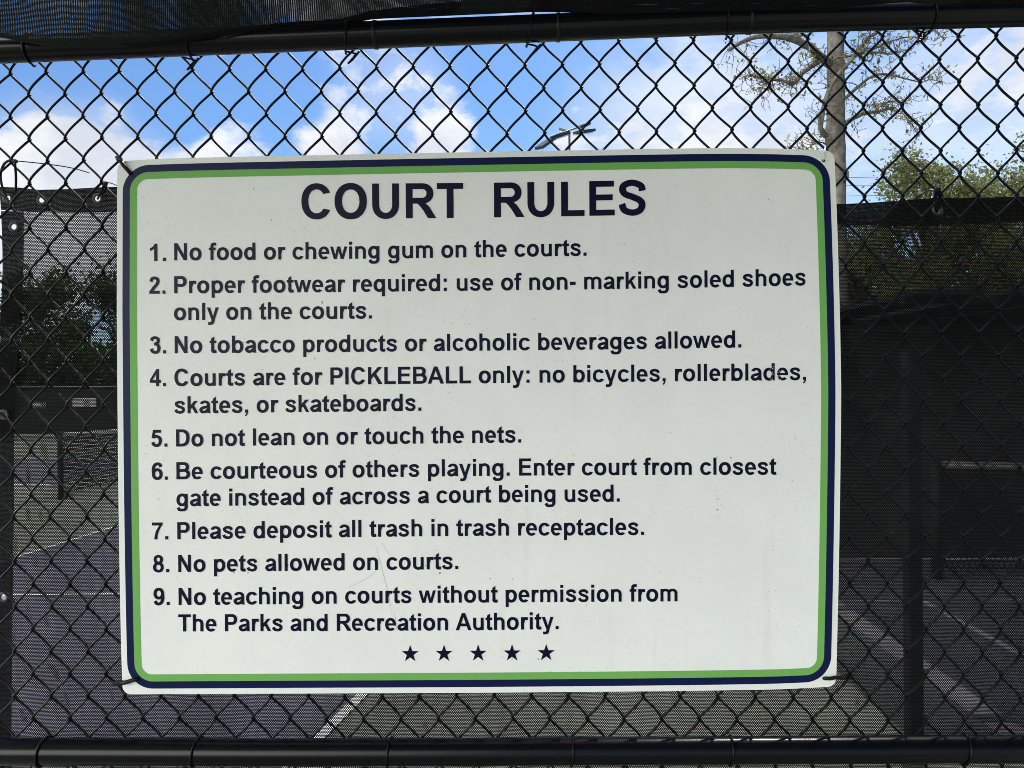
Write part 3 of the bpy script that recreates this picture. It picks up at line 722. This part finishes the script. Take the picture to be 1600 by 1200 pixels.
# ------------------------------------------------------------------ trees
def leaf(b, p, s, rs):
    a = Vector((rs.gauss(0, 1), rs.gauss(0, 1), rs.gauss(0, 1))).normalized(); c = a.orthogonal().normalized(); d = a.cross(c)
    an = rs.uniform(0, 6.28); c, d = c*math.cos(an)+d*math.sin(an), d*math.cos(an)-c*math.sin(an)
    l = s*rs.uniform(.6, 1.3); w_ = l*rs.uniform(.4, .75)
    i = len(b.v); m = p+c*l*.45+a*l*.12
    b.v += [p, m+d*w_*.5, p+c*l, m-d*w_*.5]; b.f.append((i, i+1, i+2, i+3))
def sycamore():
    D = 13.5; sxy = D/FPX
    o = empty('sycamore_tree', (at(1306, 600, D+CAM.y).x, D+CAM.y, 0), 'tall grey sycamore with sparse young leaves behind the right end of the sign', 'tree')
    W = lambda px, py, dy=0: at(px, py, D+CAM.y+dy)
    b = MB(); z0 = W(1307, 320); base = Vector((z0.x+.05, z0.y, -.05))
    tr = [(base, .23), (Vector((z0.x+.02, z0.y, 1.5)), .19), (z0, 14.2*sxy), (W(1307.5, 280), 14.0*sxy), (W(1306, 240), 14.2*sxy), (W(1304.5, 207), 14.6*sxy), (W(1306.5, 180), 13.4*sxy), (W(1306, 120), 13*sxy), (W(1305.5, 60), 12.4*sxy), (W(1306, -80), 11*sxy), (W(1309, -260), 8*sxy), (W(1300, -420), 3*sxy)]
    pp = [t[0] for t in tr]; q = catmull([tuple(p) for p in pp], 4); rr = []
    for i in range(len(tr)-1): rr += [lerp(tr[i][1], tr[i+1][1], k/4) for k in range(4)]
    rr.append(tr[-1][1])
    q = [Vector(p)+Vector((rnd.uniform(-.008, .008), 0, 0)) for p in q]
    b.tube(q, rr, 14)
    b.tube([W(1316, 268), W(1322, 270), W(1321, 278), W(1316, 284)], [.03, .06, .06, .02], 8)
    trunk = b.build('trunk', M['bark'], o)
    limbs = [
     ([(1300, 104, 0), (1286, 92, -.2), (1268, 76, -.5), (1245, 63, -.7), (1215, 57, -.8), (1178, 58, -.9), (1155, 68, -1.0), (1138, 78, -1.1)], 7.0, 2.2),
     ([(1285, 92, -.2), (1270, 102, -.3), (1255, 113, -.4), (1244, 126, -.5), (1237, 132, -.5), (1222, 126, -.6), (1206, 125, -.6), (1193, 133, -.7), (1188, 146, -.7)], 4.2, 1.2),
     ([(1206, 125, -.6), (1190, 122, -.6), (1176, 118, -.6), (1160, 121, -.6)], 1.6, .7),
     ([(1290, 212, -.2), (1282, 200, -.35), (1285, 178, -.4), (1292, 150, -.45), (1306, 122, -.5), (1322, 102, -.5), (1338, 84, -.5), (1352, 64, -.6), (1372, 48, -.7), (1400, 30, -.8)], 4.4, 1.8),
     ([(1318, 156, 0), (1338, 138, .2), (1358, 122, .3), (1380, 115, .4), (1408, 121, .5), (1440, 129, .6)], 3.0, 1.0),
     ([(1320, 194, 0), (1334, 184, .1), (1352, 177, .2), (1374, 174, .3), (1398, 168, .4)], 4.2, 1.6),
     ([(1368, 172, .3), (1378, 164, .3), (1390, 159, .4), (1410, 160, .5)], 1.4, .6),
     ([(1306, 90, -.3), (1335, 86, -.4), (1365, 82, -.5), (1392, 84, -.5), (1425, 76, -.6)], 2.2, .8),
     ([(1340, 84, -.5), (1362, 78, -.5), (1388, 66, -.6), (1420, 58, -.6), (1450, 60, -.7)], 2.0, .7),
     ([(1244, 62, -.7), (1245, 45, -.7), (1248, 10, -.7), (1260, -50, -.8)], 3.6, 1.6),
     ([(1306, 10, .1), (1345, -20, .3), (1390, -60, .5), (1440, -120, .7)], 5.0, 1.6),
     ([(1306, -10, .1), (1265, -70, -.2), (1230, -130, -.4), (1200, -210, -.6)], 5.0, 1.6),
     ([(1306, 40, .1), (1350, 22, .3), (1400, 28, .4), (1450, 40, .5), (1476, 62, .6)], 2.4, .8),
     ([(1398, 168, .4), (1415, 182, .4), (1428, 200, .5), (1436, 214, .5)], .9, .4),
     ([(1440, 129, .6), (1455, 124, .6), (1470, 128, .7)], .8, .4),
     ([(1290, 225, 0), (1278, 222, -.1), (1262, 232, -.2), (1250, 246, -.3)], 1.2, .5)]
    tw = MB(); lf = MB(); rs = random.Random(11)
    for P, r0, r1 in limbs:
        q = catmull(P, 4); n = len(q); pts = [W(*p) for p in q]
        pts = [p+Vector((rs.uniform(-1, 1), 0, rs.uniform(-1, 1)))*.006 for p in pts]
        lb = MB(); lb.tube(pts, [lerp(r0, r1, k/(n-1))*sxy for k in range(n)], 8); lb.build('limb', M['bark'], o)
        for k in range(2, n):
            for _ in range(4 if r0 < 6 else 3):
                if rs.random() < .38: continue
                d = Vector((rs.gauss(0, 1), rs.gauss(0, .8), rs.gauss(.1, .9))).normalized(); p = pts[k].copy(); L = rs.uniform(.14, .5); path = [p]
                for j in range(5):
                    d = (d+Vector((rs.gauss(0, .35), rs.gauss(0, .35), rs.gauss(0, .3)))).normalized(); p = p+d*L/5; path.append(p)
                    if j > 0 and rs.random() < .26:
                        for _2 in range(rs.randint(1, 2)): leaf(lf, p+Vector((rs.gauss(0, .03), rs.gauss(0, .03), rs.gauss(0, .03))), .078, rs)
                tw.tube(path, [.007, .006, .005, .0045, .0038, .003], 4, caps=False)
                if rs.random() < .75:
                    d2 = Vector((rs.gauss(0, 1), rs.gauss(0, 1), rs.gauss(0, 1))).normalized(); e = path[3]; tw.tube([e, e+d2*L*.2, e+d2*L*.35], [.005, .004, .003], 4, caps=False); leaf(lf, e+d2*L*.35, .06, rs)
    tw.build('twigs', M['bark_dark'], o); lf.build('leaves', M['leaf_spring'], o, smooth=False)
sycamore()
def bushy(loc, h, rx, z_lo, nl, size, mat, seed, name, label, group, sparse=.6):
    rs = random.Random(seed)
    o = empty(name, loc, label, 'tree', group); L = Vector(loc); b = MB(); lf = MB()
    b.tube([L+Vector((0, 0, -.1)), L+Vector((.1, 0, h*.3)), L+Vector((.05, .1, h*.62)), L+Vector((0, 0, h*.9))], [.05*h*.5, .04*h*.5, .022*h*.5, .02], 8)
    cl = []
    for k in range(26):
        a = rs.uniform(0, 6.28); t = rs.uniform(.0, 1); rr_ = rx*(1-abs(t-.4)*.95)*math.sqrt(rs.random())
        c = L+Vector((math.cos(a)*rr_, math.sin(a)*rr_*.8, lerp(z_lo, h*.94, t))); cl.append((c, rs.uniform(.22, .42)*rx))
        s0 = L+Vector((0, 0, lerp(h*.25, h*.7, t)))
        b.tube([s0, s0.lerp(c, .5)+Vector((0, 0, .1*rx)), c], [.012*h, .008*h, .003*h], 5)
    for k in range(nl):
        c, r_ = rs.choice(cl); v = Vector((rs.gauss(0, 1), rs.gauss(0, 1), rs.gauss(0, .8))).normalized()*r_*rs.random()**.45*(1+.5*(rs.random() < .12))
        p = c+v
        if mnoise.noise(p*(2.2/rx)+Vector((seed, 0, 0))) < -sparse*.5: continue
        leaf(lf, p, size, rs)
    b.build('trunk', M['bark_dark'], o); lf.build('crown', mat, o, smooth=False)
    return o
def wx(px, D): return at(px, 600, D+CAM.y).x
gt = 'bushy trees beyond the court'
bushy((wx(1455, 16), 14.7, 0), 6.4, 1.5, 3.0, 17000, .085, M['leaf_mid'], 2, 'bushy_tree', 'loose green bushy tree right of the sycamore trunk', gt)
bushy((wx(1560, 17), 15.7, 0), 6.1, 1.9, 3.0, 19000, .085, M['leaf_mid'], 3, 'bushy_tree', 'dense green bushy tree filling the right edge above the windscreen', gt)
bushy((wx(1680, 15), 13.7, 0), 6.7, 1.4, 3.0, 9000, .085, M['leaf_mid'], 4, 'bushy_tree', 'taller green bushy tree cut off by the right edge', gt)
bushy((wx(1352, 19), 17.7, 0), 5.75, 1.7, .9, 15000, .10, M['leaf_dull'], 8, 'bushy_tree', 'bushy tree behind the windscreen just right of the sign', gt)
gd = 'dark trees behind the far fence'
t0 = bushy((wx(60, 30), 28.7, 0), 6.0, 2.9, .5, 13000, .17, M['leaf_dark'], 5, 'shade_tree', 'dark shade tree behind the left windscreen beyond the far fence', gd, .6)
def shade_copy(px, D, s, rz, label):
    c_ = copy_tree(t0); c_.location = (wx(px, D), D+CAM.y, 0); c_.scale = (s, s, s); c_.rotation_euler = (0, 0, rz); c_['label'] = label
shade_copy(-110, 29, 1.1, 1.0, 'dark shade tree at the far left, partly outside the picture')
shade_copy(205, 32, 1.02, 2.1, 'dark shade tree half hidden by the left edge of the sign')
shade_copy(1390, 28, 1.0, 4.0, 'dark shade tree behind the right windscreen, beside the sign')
shade_copy(1570, 30, 1.15, 5.2, 'dark shade tree behind the right windscreen, farthest right')

hd_ = empty('hedge', (-16, 27.5, 0), 'dark clipped hedge running behind the far fence', 'hedge')
b = MB(); rs = random.Random(21)
for k in range(17000):
    x = rs.uniform(-30, 2); p = Vector((x, 27.5+rs.uniform(-.6, .6), (3.1+.6*mnoise.noise(Vector((x*.5, 3, 1))))*math.sqrt(rs.random())))
    leaf(b, p, .24, rs)
b.build('foliage', M['leaf_dark'], hd_, smooth=False)
# ------------------------------------------------------------------ court furniture beyond the fence
far = empty('far_fence', (0, 22.2, 0), 'low far fence covered in black windscreen across the courts', 'fence')
b = MB(); b.grid(lambda u, v: (lerp(-28, 28, u), 22.2+.02*math.sin(u*160), lerp(.12, 1.47, v)), 200, 3); b.build('screen_panel', M['farscreen'], far)
for x in range(-28, 29, 4):
    b = MB(); b.tube([(x, 22.3, 0), (x, 22.3, 1.6)], .03, 8); b.build('post', M['lampmetal'], far)
b = MB(); b.tube([(-28, 22.3, 1.57), (28, 22.3, 1.57)], .025, 8); b.build('rail', M['lampmetal'], far)
def banner(x0, x1, z0, z1, label):
    b = MB(); b.box(x0, x1, 22.13, 22.15, z0, z1)
    tag(b.build('banner', M['banner'], smooth=False), label, 'banner', 'banners on the far fence')
def fx(px): return at(px, 600, 22.1).x
banner(fx(50), fx(70), .95, 1.10, 'small pale banner on the far fence, seen low through the left windscreen')
banner(fx(112), fx(149), .95, 1.22, 'wider pale banner on the far fence, closer to the sign')
# nets
def net(name, p, q, h, label, mat, tape):
    o = empty(name, ((p[0]+q[0])/2, (p[1]+q[1])/2, 0), label, 'net', 'pickleball nets'); P, Q = Vector((*p, 0)), Vector((*q, 0))
    b = MB(); b.grid(lambda u, v: P.lerp(Q, u)+Vector((0, 0, lerp(.06, h-.05, v)-.05*math.sin(math.pi*u)*v)), 16, 2); b.build('netting', mat, o)
    b = MB()
    b.grid(lambda u, v: P.lerp(Q, u)+Vector((0, 0, lerp(h-.05, h, v)-.05*math.sin(math.pi*u))), 16, 1)
    t = b.build('tape', tape, o); sm = t.modifiers.new('thick', 'SOLIDIFY'); sm.thickness = .012
    for e in (P, Q):
        b = MB(); b.tube([e, e+Vector((0, 0, h+.03))], .038, 12); b.build('post', M['farscreen'], o)
nb_ = gnd(95, 780)
net('pickleball_net', (nb_.x, nb_.y), (nb_.x+.1, nb_.y+6.0), .92, 'pickleball net and dark post seen through the left windscreen', M['netting'], M['line'])
net('pickleball_net', (3.2, 4.75), (9.2, 4.75), .92, 'pickleball net with white tape seen through the right windscreen', M['netting_x'], M['greytape'])
# divider screen on the right
dv = empty('divider_fence', (4.6, 5.4, 0), 'dark divider fence with black screening behind the right windscreen', 'fence')
b = MB(); b.grid(lambda u, v: (lerp(1.2, 9.5, u), 5.4+.015*math.sin(u*60), lerp(.015, 2.10, v)), 80, 3); b.build('screen_panel', M['dividerscreen'], dv)
for x in (1.2, 3.3, 5.4, 7.5, 9.5):
    b = MB(); b.tube([(x, 5.46, 0), (x, 5.46, 2.14)], .03, 10); b.build('post', M['lampmetal'], dv)
# added slatted roof over the right court; its gaps shape the light bands
X0, X1, Y0, Y1, ZR = 2.31, 7.2, 3.25, 5.365, 2.06
sh = empty('shadow_shelter', (4.8, 5.1, 0), 'dark flat roofed shelter added beyond the right windscreen to cast banded shadow', 'shelter')
for x, y in ((X0+.12, Y1-.2), (X1-.3, Y0+.2), (X1-.3, Y1-.2)):
    b = MB(); b.box(x-.03, x+.03, y-.03, y+.03, 0, ZR-.055); b.build('post', M['farscreen'], sh, smooth=False)
b = MB(); x = X0
for wd, gap in ((.39, .15), (.55, .06), (.72, .05), (.75, .10), (.7, .12), (.8, .1), (.6, .1)):
    if x+wd > X1: break
    b.box(x, x+wd, Y0, Y1, ZR, ZR+.03); x += wd+gap
b.build('roof', M['farscreen'], sh, smooth=False)
for y in (Y0+.2, Y1-.2):
    b = MB(); b.box(X0, X1, y-.03, y+.03, ZR-.04, ZR-.004); b.build('beam', M['farscreen'], sh, smooth=False)
# slim post just beyond the fence
p = at(1428, 1150, 2.0)
o = empty('steel_post', (p.x, 2.0, 0), 'short dark steel post standing just beyond the right windscreen', 'post')
b = MB(); b.box(p.x-.028, p.x+.028, 1.972, 2.028, 0, 1.66); b.build('shaft', M['farscreen'], o, smooth=False)
b = MB(); b.box(p.x-.034, p.x+.034, 1.966, 2.034, 1.662, 1.68); b.build('cap', M['farscreen'], o, smooth=False)

# court light
D = 27.0; k = D/FPX
lp = empty('court_light', (at(890, 600, D+CAM.y).x, D+CAM.y, 0), 'dark pole light with flat lamp heads above the top of the sign', 'lamp')
Lp = lambda px, py, dy=0: at(px, py, D+CAM.y+dy)
b = MB(); top = Lp(890, 204); b.tube([(top.x, top.y, 0), (top.x, top.y, top.z)], [.09, .045], 10); b.build('pole', M['darkmetal'], lp)
b = MB(); b.tube([Lp(860, 215, -1.2), Lp(888, 204, 0), Lp(917, 194, 1.2)], .035, 6); b.build('crossarm', M['darkmetal'], lp)
def head(px0, py0, px1, py1, dy0, dy1, wd):
    a, c_ = Lp(px0, py0, dy0), Lp(px1, py1, dy1); d = (c_-a).normalized(); s = d.cross(Vector((0, 0, 1))).normalized()*wd*.7; u = s.cross(d).normalized()*.045
    for nm, dz, mt, kk in (('lamp_head', 0, M['darkmetal'], 1.0), ('lens', -.075, M['lens'], .8)):
        b = MB(); i = 0; A = a.lerp(c_, (1-kk)/2); C = c_.lerp(a, (1-kk)/2); z = Vector((0, 0, dz)); uu = u if nm == 'lamp_head' else u*.2
        b.v = [p+z for p in (A-s*kk-uu, C-s*kk-uu, C+s*kk-uu, A+s*kk-uu, A-s*kk+uu, C-s*kk+uu, C+s*kk+uu, A+s*kk+uu)]
        b.f = [(0, 3, 2, 1), (4, 5, 6, 7), (0, 1, 5, 4), (1, 2, 6, 5), (2, 3, 7, 6), (3, 0, 4, 7)]
        if nm == 'lamp_head': hd = b.build(nm, mt, lp, smooth=False)
        else: b.build(nm, mt, hd, smooth=False)
head(842, 231, 862, 217, -1.6, -.9, .22); head(864, 216, 887, 208, -.8, -.2, .16); head(876, 202, 885, 205, .1, -.1, .12); head(900, 207, 926, 204, .3, 1.0, .20); head(906, 198, 920, 193, .8, 1.4, .12)
# power lines
for y0, y1, lab in ((277, 283, 'topmost thin power line right of the sycamore trunk'), (290, 292, 'middle thin power line right of the sycamore trunk'), (306, 305, 'lowest thin power line right of the sycamore trunk')):
    b = MB(); b.tube([at(1000+40*j, y0+(y1-y0)*(j*40-320)/60*.25+.6*math.sin(j*.4), 60) for j in range(0, 26)], .028, 5)
    tag(b.build('power_line', M['lampmetal']), lab, 'power line', 'power lines beyond the court')
